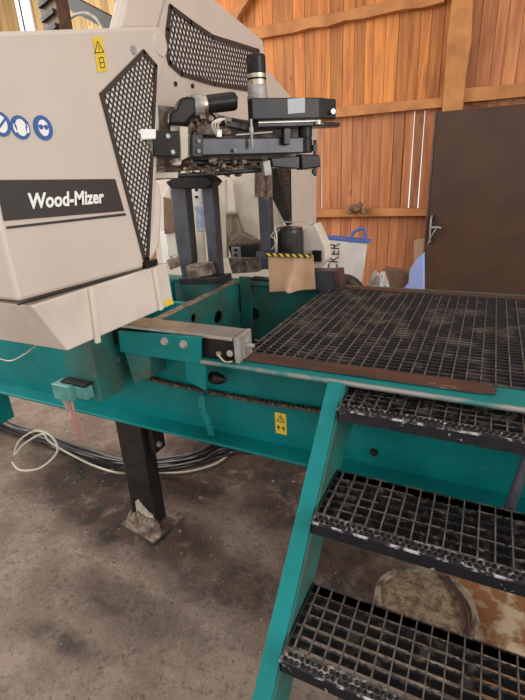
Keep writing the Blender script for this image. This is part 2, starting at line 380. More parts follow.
# far side
FY = 2.24
b = mb(); b.box((-4.2, FY+.02, -.95), (2.0, FY+.034, TOP)); b.box((-4.2, FY+.001, TOP-.012), (2.0, FY+.10, TOP)); b.build('far_side_web', 'teal_dirty', bed, .002)
b = mb(); b.box((-.70, FY+.0, TOP), (2.0, FY+.05, TOP+.009)); b.build('far_wear_strip', 'rust', bed, .002)
# crossbeam with holes (polygon ring plates built as boxes round octagonal openings)
def holed_plate(name, p0, eu, ev, L_, H, th, holes, m, parent):
    bm = bmesh.new(); eu = V(eu); ev = V(ev); n = eu.cross(ev)
    outer = [(0, 0), (L_, 0), (L_, H), (0, H)]
    loops = [outer]+[[(cx+rx*math.cos(-t), cy+ry*math.sin(-t)) for t in [2*math.pi*i/18 for i in range(18)]] for cx, cy, rx, ry in holes]
    edges = []
    for lp in loops:
        vs = [bm.verts.new(V(p0)+eu*a+ev*c) for a, c in lp]
        for i in range(len(vs)): edges.append(bm.edges.new((vs[i], vs[(i+1) % len(vs)])))
    bmesh.ops.triangle_fill(bm, use_beauty=True, use_dissolve=False, edges=edges, normal=n)
    fs = list(bm.faces)
    r = bmesh.ops.extrude_face_region(bm, geom=fs)
    bmesh.ops.translate(bm, verts=[g for g in r['geom'] if isinstance(g, bmesh.types.BMVert)], vec=n*th)
    bmesh.ops.recalc_face_normals(bm, faces=bm.faces)
    me = bpy.data.meshes.new(name); bm.to_mesh(me); bm.free(); me.materials.append(M[m])
    o = bpy.data.objects.new(name, me); C.objects.link(o); o.parent = parent; o.matrix_parent_inverse = wm(parent).inverted(); return o
XC = -1.27
def hole_at(px, py, x): q = ox(px, py, x); return (q.y-1.32, q.z+.95)
hs = []
for (px, py), rx, ry in (((192, 318), .022, .022), ((217, 317), .045, .034), ((239, 304), .030, .048)):
    u_, v_ = hole_at(px, py, XC); hs.append((u_, min(v_, .29), rx, ry))
holed_plate('crossbeam', (XC, 1.32, -.95), (0, 1, 0), (0, 0, 1), .93, .35, .01, hs, 'teal_dirty', bed)
b = mb(); b.box((XC-.04, 1.30, TOP-.008), (XC+.006, FY+.03, TOP+.003)); b.build('crossbeam_cap', 'grease', bed, .002)
b = mb(); b.box((XC-.045, 1.32, -.95), (XC-.04, FY, TOP-.01)); b.build('hole_shade_plate', 'black', bed)  # black plate added so the crossbeam holes look shaded
b = mb(); b.box((XC-.45, 1.32, TOP-.012), (XC-.438, FY, TOP-.2)); b.build('crossbeam', 'teal', bed)
b = mb(); b.box((-.735, 1.32, -.72), (-.725, FY, TOP-.03)); b.build('deck_support', 'black', bed)
b = mb(); q = oy(254, 313, FY+.018); b.cyl((q.x, FY+.0185, q.z), (q.x, FY+.012, q.z), .036, None, 24); b.build('hole_shade_disc', 'black', bed)  # black disc painted in for the shade of a hole in the far web
b = mb(); b.box((XC+.01, 1.33, -.955), (-.73, FY, -.945)); b.build('bay_shade_plate', 'black', bed)  # black sheet puts the bay's shade beside the grating into colour
# square end upright at far corner of crossbeam
b = mb(); q = oy(243, 272, FY); b.box((q.x-.03, FY-.0, -.95), (q.x+.04, FY+.02, TOP+.035)); b.build('corner_plate', 'teal_dirty', bed, .003)
# bracket plate with two bolts, carriage rail block
b = mb(); P = [oy(*a, 1.185) for a in ((118, 331), (200, 338), (200, 364), (150, 357), (120, 352))]
b.prism(P, (0, .014, 0)); br = b.build('bolted_bracket', 'teal', bed, .003)
for px, py in ((165, 341), (184, 344)): bolt(bed, oy(px, py, 1.185), (0, -1, 0), .012, .012)
b = mb(); P = [oy(*a, 1.20) for a in ((185, 354), (205, 361), (206, 391), (200, 388), (186, 380))]; b.prism(P, (0, .012, 0)); b.build('bracket_tab', 'teal', bed, .002)
b = mb(); q = oy(217, 378, 1.25); b.lathe(q+V((-.035, -.0, -.0)), V((1, 0, -.05)).normalized(), [(0, .006), (.008, .02), (.03, .024), (.055, .018), (.075, .003)], 14); b.build('rubber_stop', 'black', bed, 0, True)
# gusset upright left of bracket
b = mb(); P = [oy(*a, 1.2) for a in ((120, 338), (150, 343), (150, 378), (134, 384))]; b.prism(P, (0, .10, 0)); b.build('gusset_box', 'teal_dirty', bed, .003)
# teal block under the saw cover
b = mb(); A = oy(102, 403, 1.1); T_ = oy(102, 343, 1.1); L0 = oy(60, 343, 1.1)
b.box((L0.x, 1.1, A.z), (A.x, 1.30, T_.z)); blk = b.build('mounting_block', 'teal_dirty', bed, .004)
b = mb(); P0 = oy(78, 388, 1.1)
b.box((P0.x-.07, 1.04, P0.z-.03), (P0.x+.02, 1.098, P0.z+.035)); b.box((P0.x+.02, 1.06, P0.z-.02), (P0.x+.085, 1.098, P0.z+.03)); sw = b.build('limit_switch', 'teal_pale', bed, .004)
b = mb(); b.box((P0.x-.04, 1.06, P0.z+.036), (P0.x+.09, 1.098, P0.z+.044)); b.build('switch_plate', 'black', sw, .001)
b = mb(); b.cyl((P0.x-.035, 1.065, P0.z-.03), (P0.x-.03, 1.065, P0.z-.085), .020, .013, 12); b.build('cable_gland', 'greyplast', sw, 0, True)
b = mb(); q = oy(72, 400, 1.05); b.tube([q, oy(74, 412, 1.05), oy(78, 425, 1.07), oy(81, 438, 1.09)], .004); b.tube([oy(70, 402, 1.05), oy(72, 415, 1.05), oy(77, 432, 1.07), oy(80, 437, 1.09)], .0035); b.build('switch_cable', 'redcable', sw, 0, True)
# roller chain: alternating inner/outer link plates and rollers
A = oy(148, 378, 1.285); Bq = oy(325, 411, 1.285); n = 44; dd = (Bq-A)/n; dn = dd.normalized(); b = mb()
for i in range(n):
    p = A+dd*i+V((0, 0, -.010*math.sin(math.pi*i/n)))
    for s in (-1, 1):
        off = V((0, s*(.0065 if i % 2 else .009), 0)); q = p+dd
        b.beam(p+off-dn*.004, q+off+dn*.004, .002, .008)
    b.cyl(p-V((0, .0105, 0)), p+V((0, .0105, 0)), .0078, None, 8)
b.build('drive_chain', 'chainsteel', bed)
b = mb()
P = [oy(*a, yy) for a, yy in (((205, 392), 1.29), ((202, 396), 1.255), ((203, 408), 1.24), ((209, 424), 1.235), ((212, 435), 1.24))]
for p, q in zip(P, P[1:]): b.beam(p, q, .030, .010, (0, 1, 0))
b.build('bent_guard_strap', 'teal', bed, .001)
# hazard label
def label_y(px0, py0, px1, py1, y, parent, name='warning_label', th=.002):
    p, q = oy(px0, py0, y), oy(px1, py1, y); b = mb(); b.box((p.x, y-th, q.z), (q.x, y, p.z)); lb = b.build(name, 'yellow', parent)
    W = q.x-p.x; H = p.z-q.z; cx = (p.x+q.x)/2; t = mb()
    def tri(r, z): return [V((cx, y-th-.0004, z+r)), V((cx+r*.9, y-th-.0004, z-r*.6)), V((cx-r*.9, y-th-.0004, z-r*.6))]
    T3 = tri(W*.36, p.z-H*.28)
    for i in range(3): t.beam(T3[i], T3[(i+1) % 3], .001, W*.06, (0, 0, 1) if i != 1 else (0, 0, 1))
    t.beam((cx+.001, y-th-.0004, p.z-H*.2), (cx-.001, y-th-.0004, p.z-H*.33), .001, W*.06, (1, 0, 0))
    for k in (-1, 1):
        t.box((cx+k*W*.22-W*.03, y-th-.0008, q.z+H*.16), (cx+k*W*.22+W*.03, y-th, q.z+H*.42)); t.box((cx+k*W*.22-W*.13, y-th-.0008, q.z+H*.28), (cx+k*W*.22+W*.13, y-th, q.z+H*.34))
    t.build('pictogram', 'band', lb); return lb
label_y(275, 412, 287, 435, 1.30, bed)
# legs
def leg(px0, px1, name='leg'):
    x0 = oy(px0, 433, 1.31).x; x1 = oy(px1, 433, 1.31).x
    b = mb(); b.box((x0, 1.31, GZ+.012), (x1, 1.385, -.966)); lg = b.build(name, 'blackleg', bed, .005)
    b = mb(); b.prism([(x0-.03, 1.25, GZ), (x1+.05, 1.215, GZ), (x1+.09, 1.42, GZ), (x0-.01, 1.45, GZ)], (0, 0, .014)); b.build('base_plate', 'grease', lg, .002)
    return lg, x0, x1
lg, lx0, lx1 = leg(117, 141)
b = mb(); z0 = GZ+.014
b.prism([(lx0+.03, 1.3085, z0), (lx1-.01, 1.3085, z0), (lx1-.012, 1.3085, z0+.06), (lx1-.04, 1.3085, z0+.075), (lx0+.055, 1.3085, z0+.13), (lx0+.035, 1.3085, z0+.11)], (0, -.003, 0)); b.build('paint_splash', 'paintwhite', lg)
b = mb()
for i in range(7):
    t = i/6; b.lathe((lx0+(lx1-lx0)*t, 1.30, GZ+.01), (0, 0, 1), [(0, .028), (.02, .024), (.045+.02*random.random(), .004)], 8)
b.build('weld_clump', 'grease', lg, 0, True)
b = mb(); b.box((lx1+.002, 1.34, -1.19), (lx1+.035, 1.42, -.966)); cp = b.build('clamp_plate', 'blackleg', lg, .006)
for z in (-.99, -1.05, -1.15): bolt(cp, (lx1+.035, 1.37, z), (1, 0, 0), .012, .015, 'greyplast')
b = mb(); q0 = oy(-40, 395, 1.38); q1 = oy(9, 396, 1.38)
b.box((q0.x, 1.25, -1.22), (q1.x, 1.38, -.96)); tl = b.build('leg', 'teal', bed, .004); 
b = mb(); b.box((q0.x-.1, 1.28, GZ), (q0.x, 1.36, -.97)); b.build('leg_extension', 'black', tl, .004)
for z in (-1.02, -1.2): bolt(tl, (q1.x-.03, 1.225, z), (0, -1, 0), .010)
for xx in (1.2,):
    b = mb(); b.box((xx, 1.225, GZ), (xx+.11, 1.345, -.963)); b.build('leg', 'blackleg', bed, .005)
for xx in (-3.6, lx0, 1.2):
    b = mb(); b.box((xx, FY+.02, GZ), (xx+.11, FY+.14, -.93)); b.build('leg', 'blackleg', bed, .005)
# inner far bay: light teal panel seen beyond crossbeam
b = mb(); b.box((-2.8, 1.9, -.78), (XC-.06, 1.93, -.64)); b.build('bay_panel', 'teal', bed, .003)

# ---------------------------------------------------------------- deck grating
gr = thing('walkway_grating', 'wide dark dusty steel grating laid over the teal sawmill bed', 'grating', (.4, 1.75, TOP))
gx0, gx1, gy0, gy1 = -.72, 1.55, 1.305, 2.235
b = mb(); yy = gy0+.006
while yy < gy1:
    b.box((gx0, yy, TOP-.034), (gx1, yy+.005, TOP+.002))
    yy += .0265
b.build('bearing_bars', 'deckbar', gr)
b = mb(); xx = gx0+.02
while xx < gx1:
    b.box((xx, gy0, TOP-.009), (xx+.0036, gy1, TOP+.0028)); xx += .0385
b.build('cross_rods', 'rod', gr)
b = mb(); b.box((gx0-.006, gy0, TOP-.03), (gx0, gy1, TOP+.003)); b.box((gx1, gy0, TOP-.03), (gx1+.006, gy1, TOP+.003)); b.box((gx0, gy1, TOP-.03), (gx1, gy1+.005, TOP+.002)); b.box((gx0, gy0-.005, TOP-.03), (gx1, gy0, TOP+.002)); b.build('edge_frame', 'deckbar', gr)

# ---------------------------------------------------------------- steps
st = thing('access_steps', 'teal steel steps with black serrated grating treads beside the bed', 'steps', (.1, .5, GZ))
SX = -.333; SW = .88
def stringer(x, sgn):
    c = 1.79                                  # front line z = y - c
    b = mb(); y1 = 1.185; yb = GZ+c
    P = [(x, y1, TOP-.002), (x, y1-.012, TOP-.002), (x, yb, GZ), (x, yb+.2, GZ), (x, y1+.012, y1-2.0+.012), (x, 1.205, -.80)]
    b.prism([V(p) for p in ((x, y1, y1-c), (x, yb, GZ), (x, yb+.2, GZ), (x, 1.02, 1.02-1.99), (x, 1.14, -.905), (x, 1.20, -.83), (x, 1.294, -.80), (x, 1.294, -.618), (x, 1.19, -.618))], (sgn*.006, 0, 0))
    w_ = b.build('stringer', 'teal_dirty', st)
    b = mb(); e = V((sgn*-.0, 0, 0)); x2 = x-sgn*.046
    b.prism([(x, y1, y1-c), (x2, y1, y1-c), (x2, yb, GZ), (x, yb, GZ)], (0, -.006, .006)); b.build('front_flange', 'teal', w_, .0015)
    return w_
w1 = stringer(SX, 1)
stringer(SX+SW, -1)
#b = mb(); b.beam(oy(393, 440, 1.296)+V((-.03, 0, .0)), oy(393, 440, 1.296)+V((.0, 0, 0)), .004, .03); 
bolt(st, oy(374, 452, 1.298), (0, -1, 0), .011, .012, 'dark')
D = .235
def tread(yf, z):
    b = mb(); x0, x1 = SX+.010, SX+SW-.008
    t = .0035
    b.box((x0, yf, z-.036), (x1, yf+.004, z)); nz = b.build('tread', 'nosing', st, .001)
    lp = mb()                                 # perforated, caked lip: rows of little collars
    lp.box((x0, yf+.001, z-.003), (x1, yf+.038, z+.0012)); lp_o = lp.build('nosing_lip', 'lip', nz, .001)
    e_ = mb(); e_.box((x0, yf-.0006, z-.0035), (x1, yf+.0035, z+.0018)); e_.build('scraped_edge', 'scrape', nz)
    h = mb(); xx = x0+.012; k = 0
    while xx < x1-.01:
        for r_, yo in ((0, .010), (1, .024)):
            cx = xx+r_*.007; seg = 8; ri, ro = .0032, .0056; vs = []
            for zz, rr in ((0, ro), (.0045, ri+.001), (.0045, ri), (-.0005, ri)):
                vs += [V((cx+rr*math.cos(6.283*i/seg), yf+yo+rr*math.sin(6.283*i/seg), z+.0012+zz)) for i in range(seg)]
            fs = [(q*seg+i, q*seg+(i+1) % seg, (q+1)*seg+(i+1) % seg, (q+1)*seg+i) for q in range(3) for i in range(seg)]
            h.add(vs, fs)
        xx += .0145; k += 1
    h.build('grip_collars', 'nosing', nz)
    s = mb()
    ny = 7; y0 = yf+.036; dy = (D-.036-.004)/(ny-1)
    for j in range(ny):                       # serrated bearing bars
        yb = y0+dy*j; xx = x0+.002; pts = []; step = .0185
        top = []
        while xx < x1-.004:
            top += [(xx, z), (xx+step*.4, z-.004), (xx+step*.6, z-.004)]
            xx += step
        poly = [V((x0+.002, yb, z-.032))]+[V((a_, yb, c_)) for a_, c_ in top]+[V((top[-1][0]+.004, yb, z-.001)), V((top[-1][0]+.004, yb, z-.032))]
        # build as strip quads for robust faces
        up = poly[1:-1]
        for p, q in zip(up, up[1:]):
            p2 = V((p.x, p.y, z-.032)); q2 = V((q.x, q.y, z-.032)); e = V((0, .0055, 0))
            s.add([p2, q2, q, p, p2+e, q2+e, q+e, p+e], [(0,1,2,3),(7,6,5,4),(3,2,6,7),(0,4,5,1)])
    s.build('bearing_bars', 'treadbar', nz)
    s = mb(); xx = x0+.018
    while xx < x1-.01:
        s.box((xx, yf+.03, z-.010), (xx+.0034, yf+D, z+.0006)); 
        xx += .037
    s.build('cross_rods', 'rod', nz)
    s = mb()
    for j in range(ny):
        yb = y0+dy*j; xx = x0+.004
        while xx < x1-.02:
            l_ = random.uniform(.015, .06)
            if random.random() < .5: s.box((xx, yb+.0012, z-.0012), (min(xx+l_, x1-.005), yb+.0042, z+.0006+random.uniform(0, .0006)))
            xx += l_+random.uniform(0, .01)
    s.build('sawdust_crust', 'rod', nz)['kind'] = 'stuff'
    s = mb(); s.box((x0, yf, z-.034), (x0+.004, yf+D, z)); s.box((x1-.004, yf, z-.034), (x1, yf+D, z)); s.box((x0, yf+D-.004, z-.034), (x1, yf+D, z)); s.build('side_plates', 'grate', nz)
    return nz
RU = .2245; RI = .2225; a_ = .33
for i in range(4):
    yf = 3.30*a_-RU*i; zf = -1.905*a_-RI*i-(.010 if i == 0 else 0)
    tread(yf, zf) if i else None
    if i == 0:
        D = .20; tread(yf, zf); D = .235

# ================================================================ SAW HEAD
hd = thing('saw_head', 'cream band saw head with black mesh guards and dark guide arm over the bed', 'saw head', (-1.1, 1.5, -.55))
CX = -1.05
def face_x(name, pts, x, depth, m, parent, bev=.006):
    b = mb(); b.prism([ox(px, py, x) for px, py in pts], (depth, 0, 0)); return b.build(name, m, parent, bev)
cover_pts = [(19, 302), (143, 268), (149, 262), (155, 215), (160, 120), (158, 88), (166, 62), (169, 48), (166, 34), (158, 26), (0, 31)]
nb = ox(19, 302, CX); q_top = ox(0, 31, CX)
P = [ox(px, py, CX) for px, py in cover_pts[:-1]]
ztop = q_top.z-(q_top.y-nb.y)*.18
P += [q_top, V((CX, nb.y+.03, ztop+.0)), V((CX, nb.y, ztop-.04))]
b = mb(); b.prism(P, (-.32, 0, 0)); cov = b.build('wheel_cover', 'cream', hd, .010, )
# hinge roll
q = ox(160, 45, CX); b = mb(); b.cyl(q+V((.004, 0, 0)), q+V((-.1, 0, 0)), .035, None, 28); b.build('hinge_boss', 'cream', cov, .004)
q = ox(133, 50, CX); b = mb(); b.cyl(q+V((.004, 0, 0)), q, .012, None, 16); b.build('cap_screw', 'greyplast', cov)
# grille on cover
def grille(name, pts, x, parent, frame_w, sp, wd, dirs, m='band', th=.006, back='cream'):
    W = [ox(px, py, x) for px, py in pts]; O = V((x, 0, 0)); eu = V((0, 1, 0)); ev = V((0, 0, 1)); n_ = V((1, 0, 0))
    poly = [(p.y, p.z) for p in W]
    g = mb(); lattice(g, O+n_*.001, eu, ev, n_, poly, 0, 0, dirs, wd, th)
    for p, q in zip(W, W[1:]+W[:1]):
        dd = (q-p).normalized()*frame_w*.3
        g.beam(p-dd+n_*(th/2+.002), q+dd+n_*(th/2+.002), frame_w, th+.003, n_)
    return g.build(name, m, parent)
patch_later = [(101, 95), (143, 52), (155, 66), (147, 259), (144, 259)]
grille('mesh_guard', [(101, 95), (143, 52), (155, 66), (147, 259), (144, 259)], CX+.001, cov, .013, 0, .0042, [(.48, 1, .0162), (1, -.75, .0162)], th=.002)
# band decal, lettering, stripe
def patch(name, pts, x, m, parent, th=.0015):
    b = mb(); b.prism([ox(px, py, x) for px, py in pts], (th, 0, 0)); return b.build(name, m, parent)
e0 = ox(0, 179, CX); e1 = ox(6, 221, CX)
band = patch('brand_band', [(-4.5, 180), (115, 179), (124, 211), (3.6, 221)], CX+.001, 'band', cov)
b = mb(); dz = ox(2.5, 180, CX); dz2 = ox(8, 221, CX)
patch('brand_stripe', [(6, 226.5), (125, 213), (126, 215.5), (6.5, 229)], CX+.001, 'band', cov)
p0 = ox(28, 208.5, CX+.003); p1 = ox(104, 202.5, CX+.003); pu = ox(27.3, 193.5, CX+.003)
text_mesh('Wood-Mizer', 'lettering', 'white', p0, p1-p0, pu-p0, band, .0005, .022) if False else None
tm = text_mesh('Wood-Mizer', 'lettering', 'white', p0, p1-p0, pu-p0, band, .0004, .034)
# side badges
def disc(px, py, x, ry, m, parent, name, rz=None):
    q = ox(px, py, x); b = mb(); b.cyl(q, q+V((.0015, 0, 0)), ry, None, 32); return b.build(name, m, parent), q
for i, (px, py) in enumerate(((.5, 124), (20.5, 127.5), (43, 128))):
    dsc, q = disc(px, py, CX+.001, (.0265, .0265, .029)[i], 'blue', cov, 'safety_sign'); w_ = mb(); xx = q.x+.002
    def ell(cy, cz, ry, rz, n=20): return [V((xx, cy+ry*math.cos(6.283*k/n), cz+rz*math.sin(6.283*k/n))) for k in range(n)]
    w_.prism(ell(q.y, q.z, .0155, .019), (.0006, 0, 0))
    if i == 1:
        w_.prism(ell(q.y-.017, q.z-.002, .005, .010), (.0006, 0, 0)); w_.prism(ell(q.y+.017, q.z-.002, .005, .010), (.0006, 0, 0))
    w_.build('pictogram', 'white', dsc)
    d_ = mb(); xx += .0007
    if i == 1:
        for k in range(10):
            a0, a1 = math.pi*k/10, math.pi*(k+1)/10
            d_.beam((xx, q.y+.017*math.cos(a0), q.z+.020*math.sin(a0)), (xx, q.y+.017*math.cos(a1), q.z+.020*math.sin(a1)), .002, .001, (1, 0, 0))
    elif i == 2:
        d_.prism(ell(q.y-.008, q.z+.002, .0065, .006), (.0006, 0, 0)); d_.prism(ell(q.y+.008, q.z+.002, .0065, .006), (.0006, 0, 0))
        d_.beam((xx, q.y-.016, q.z+.004), (xx, q.y+.016, q.z+.004), .0025, .001, (1, 0, 0))
    else:
        d_.beam((xx, q.y-.01, q.z-.01), (xx, q.y+.014, q.z+.012), .005, .001, (1, 0, 0))
    d_.build('line_art', 'blue', dsc)
lb = patch('warning_label', [(92.5, 37.5), (102, 36), (107, 71), (97.5, 72.5)], CX+.001, 'yellow', cov)
t = mb(); xx = CX+.003; T3 = [ox(*a, xx) for a in ((97.5, 41), (104, 52), (95, 53))]
for i in range(3): t.beam(T3[i], T3[(i+1) % 3], .0022, .0008, (1, 0, 0))
t.beam(ox(98.5, 45, xx), ox(99.5, 50, xx), .002, .0008, (1, 0, 0))
T3 = [ox(*a, xx) for a in ((99, 58), (103, 57), (105, 67), (101, 68))]
for i in range(4): t.beam(T3[i], T3[(i+1) % 4], .002, .0008, (1, 0, 0))
t.beam(ox(100, 63, xx), ox(104, 62, xx), .002, .0008, (1, 0, 0)); t.build('pictogram', 'band', lb)
# skirt below the cover
SK = -1.03
f_ = [ox(*a, SK) for a in ((31, 306), (167, 263), (174, 304), (68, 351))]
back = [p+V((-.36, 0, 0)) for p in f_]
back[0].y += .0; back[3].y += .0
b = mb(); b.add(f_+back, [(0,1,2,3), (7,6,5,4), (0,4,5,1), (1,5,6,2), (2,6,7,3), (3,7,4,0)]); sk = b.build('lower_skirt', 'skirt', hd, .005)
for (a0, a1), (c0, c1) in (((91, 289), (98, 343)), ((154, 268), (161, 310))):
    b = mb(); p, q = ox(a0, a1, SK+.006), ox(c0, c1, SK+.006); b.beam(p, q, .018, .012, (1, 0, 0)); b.build('skirt_rib', 'cream_worn', sk, .003)
b = mb(); b.beam(ox(18, 304.5, CX+.004), ox(146, 268.5, CX+.004), .003, .008, (1, 0, 0)); b.build('seam_strip', 'black', sk)
patch('warning_label', [(164, 301), (172, 298.5), (173.5, 304), (165.5, 306)], SK+.001, 'yellow', sk)
for px, py in ((11, 307), (33, 334)):
    b = mb(); 
# gasket block + rounded shield behind the cover's edge
face_x('rounded_shield', [(149, 183), (160, 181), (163, 200), (161, 245), (152, 262), (146, 262)], CX-.01, -.2, 'cream_worn', hd, .015)
b = mb(); p = ox(148, 263, CX+.0); b.box((CX-.01, p.y-.03, p.z-.012), (CX+.02, p.y+.03, p.z+.01)); b.build('rubber_latch', 'black', hd, .003)
# bridging cover
BX = -1.17
patch('mesh_backing', patch_later, CX+.0003, 'pale_back', cov, .0006)
brg = face_x('bridge_cover', [(150, 178), (152, 60), (165, 0), (185, -12), (215, 0), (263, 40), (268, 70), (291, 96), (318, 128), (317, 172), (300, 171), (236, 160)], BX, -.22, 'cream', hd, .008)
grille('mesh_guard', [(170, 7), (190, 22), (212, 37), (232, 43), (258, 51), (250, 90), (214, 84), (181, 74), (169, 63), (166, 50), (167, 30)], BX+.001, brg, .017, 0, .0062, [(.55, 1, .021), (-.75, 1, .021)], th=.002)
patch('mesh_backing', [(170, 7), (190, 22), (212, 37), (232, 43), (258, 51), (250, 90), (214, 84), (181, 74), (169, 63), (166, 50), (167, 30)], BX+.0003, 'pale_back', brg, .0006)
face_x('top_cover', [(118, 30), (124, 6), (128, -16), (174, -18), (165, 4), (158, 30)], BX+.02, -.05, 'cream', hd, .012)
for px, py in ((175, 84), (192, 86), (236, 98), (270, 100)): 
    q = ox(px, py, BX); b = mb(); b.cyl(q, q+V((.006, 0, 0)), .009, None, 12); b.build('cover_screw', 'dark', brg)
# far wheel cover
far = face_x('far_wheel_cover', [(290, 166), (317, 164), (316, 262), (290, 262)], BX, -.22, 'cream', hd, .006)
face_x('guard_back', [(280, 166), (290, 166), (291, 224), (286, 224)], BX+.001, -.05, 'grease', far, .002)
grille('mesh_guard', [(280, 166), (290, 166), (291, 224), (286, 224)], BX+.003, far, .008, 0, .008, [(.55, 1, .030), (-.75, 1, .030)], th=.002)
face_x('guard_trim', [(273, 166), (279, 166), (287, 224), (284, 226)], BX+.006, -.03, 'cream_worn', far, .002)
# far lower housing (cream wedge) right of the motor
O = V((-.95, 2.35, 0))
b = mb(); P = [oy(*a, 2.38) for a in ((303, 228), (315, 224), (325, 246), (326, 260), (318, 270), (312, 275), (303, 272))]; b.prism(P, (0, .10, 0)); wh = b.build('blade_chute_housing', 'cream_worn', hd, .006)
b = mb(); q = oy(318, 256, 2.37); b.box((q.x-.03, 2.36, q.z-.03), (q.x+.02, 2.38, q.z+.03)); b.build('chute_opening', 'black', wh, .003)
b = mb(); P = [oy(*a, 2.2) for a in ((310, 271), (337, 271), (339, 290), (310, 292))]; b.prism(P, (0, .08, 0)); tb = b.build('support_tube', 'bluegrey', hd, .003)
b = mb(); P = [oy(*a, 2.195) for a in ((334, 271), (339, 271), (341, 290), (335, 291))]; b.prism(P, (0, .09, 0)); b.build('end_cap', 'rust', tb, .002)
b = mb(); P = [oy(*a, 2.3) for a in ((250, 278), (320, 284), (320, 292), (250, 290))]; b.prism(P, (0, .06, 0)); b.build('lower_bar', 'dark', hd, .003)
# drive motor with amber flap
MY = 2.30
q0 = oy(290, 262, MY); q1 = oy(290, 229, MY); r = abs(oy(304, 240, MY).x-oy(278, 240, MY).x)/2
b = mb(); b.lathe((q0.x, MY, q0.z), (0, 0, 1), [(0, r*.92), (.045, r*.92), (.046, r), (q1.z-q0.z-.012, r), (q1.z-q0.z, r*.96), (q1.z-q0.z+.008, r*.9), (q1.z-q0.z+.012, .01)], 32); mo = b.build('debarker_motor', 'motor', hd, 0, True)
b = mb(); zt = q1.z+.03; 
b.tube([oy(276, 262, MY-.13), oy(277, 240, MY-.13), oy(276, 224, MY-.13), oy(290, 222, MY-.13), oy(312, 223, MY-.1), oy(309, 226, MY)], .003, 6, 2); b.build('wire_guard', 'chrome', hd, 0, True)
b = mb()
for yy0, yy1, xx0 in ((250, 244, 272), (238, 232, 270)): b.cyl(oy(xx0, yy0, MY-.12), oy(xx0+4, yy1, MY-.12), .006, .006, 10)
b.tube([oy(270, 236, MY-.12), oy(275, 240, MY-.12), oy(276, 252, MY-.12)], .006); b.build('hose_fittings', 'brass', hd, 0, True)
FY2 = 2.12
cols = [(267, 256), (313, 254)]
# flap: slightly curved plastic sheet
b = mb(); n = 16; rows = 8
TL, TR_, BR_, BL_ = oy(268, 257, FY2), oy(313, 255, FY2), oy(314, 290, FY2), oy(268, 293, FY2)
vs = []
for j in range(rows+1):
    for i in range(n+1):
        s_ = i/n; t_ = j/rows; p = TL.lerp(TR_, s_).lerp(BL_.lerp(BR_, s_), t_); p = p+V((0, -.06*math.exp(-((s_-.74+.22*t_)/.10)**2)*t_ + .02*t_, 0)); vs.append(p)
vs2 = [p+V((0, .005, 0)) for p in vs]; N_ = len(vs); fs = []
for j in range(rows):
    for i in range(n):
        a = j*(n+1)+i; q = (a, a+1, a+n+2, a+n+1); fs.append(q); fs.append(tuple(N_+k for k in q[::-1]))
W_ = n+1
for i in range(n): fs += [(i, N_+i, N_+i+1, i+1), (rows*W_+i, rows*W_+i+1, N_+rows*W_+i+1, N_+rows*W_+i)]
for j in range(rows): fs += [(j*W_, (j+1)*W_, N_+(j+1)*W_, N_+j*W_), (j*W_+n, N_+j*W_+n, N_+(j+1)*W_+n, (j+1)*W_+n)]
b.add(vs+vs2, fs); fl = b.build('splash_flap', 'flap', hd, 0, True)
p, q = oy(266, 253, FY2-.008), oy(311, 257, FY2-.008)
b = mb(); b.box((p.x, FY2-.012, q.z-.004), (q.x, FY2-.004, p.z+.002)); hs_ = b.build('hazard_strip', 'band', fl)
b = mb(); W = q.x-p.x; k = 7; z1_, z0_ = p.z+.0, q.z-.002
for i in range(k):
    x_ = p.x+W*(i+.1)/k; b.prism([V((x_, FY2-.0125, z1_)), V((x_+W*.45/k, FY2-.0125, z1_)), V((x_+W*.85/k, FY2-.0125, z0_)), V((x_+W*.4/k, FY2-.0125, z0_))], (0, -.0008, 0))
b.build('hazard_stripes', 'yellow', hs_)
b = mb(); P = [oy(*a, FY2+.0) for a in ((256, 252), (267, 253), (267, 259), (256, 258))]; b.prism(P, (0, .02, 0)); b.build('flap_bracket', 'bluegrey', hd, .002)
# upright post by the motor
b = mb(); p = oy(264, 168, 2.2); q = oy(263, 280, 2.2); b.beam((p.x, 2.2, p.z), (p.x, 2.2, -.50), .06, .055, (0, 1, 0)); b.build('guide_post', 'bluegrey', hd, .004)
face_x('post_shield', [(258, 150), (272, 150), (273, 197), (258, 197)], -.99, -.02, 'grease', hd, .004)
# slanted plate behind right of post
b = mb(); P = [oy(*a, 2.5) for a in ((271, 168), (277, 168), (288, 218), (287, 226), (283, 220), (268, 190))]; b.prism(P, (0, .03, 0)); b.build('slant_plate', 'black', hd, .002)

# ---- uprights and plates behind the arm (log side)
PY = 2.45
def py_(name, pts, y, depth, m, bev=.003, parent=hd):
    b = mb(); b.prism([oy(px, py, y) for px, py in pts], (0, depth, 0)); return b.build(name, m, parent, bev)
py_('bright_gap_backing', [(152, 156), (262, 156), (288, 160), (288, 285), (226, 295), (158, 295)], 2.9, .05, 'cream_worn')  # cream panel added so the gaps behind the arm look bright
py_('dark_column', [(170, 183), (185, 186), (192, 262), (186, 280), (182, 278), (176, 240)], 2.05, .06, 'bluegrey')
py_('dark_column', [(201, 184), (212, 182), (219, 278), (210, 280)], 2.05, .06, 'bluegrey')
py_('column_saddle', [(165, 182), (172, 178), (206, 176), (213, 182), (209, 187), (203, 189), (176, 189), (170, 188)], 2.0, .1, 'black', .006)
py_('cream_panel', [(186, 184), (200, 184), (204, 262), (192, 268)], 2.35, .03, 'cream_worn')
py_('blue_cylinder', [(194, 205), (202, 205), (203, 232), (196, 232)], 2.3, .04, 'bluepipe', .008)
b = mb(); 
for zz in (190, 197): b.cyl(oy(197, zz, 2.29), oy(197, zz, 2.29)+V((0, -.012, 0)), .008)
py_('link_plate', [(193, 186), (200, 186), (201, 203), (194, 203)], 2.3, .01, 'white', .001)
b.build('link_pins', 'black', hd)
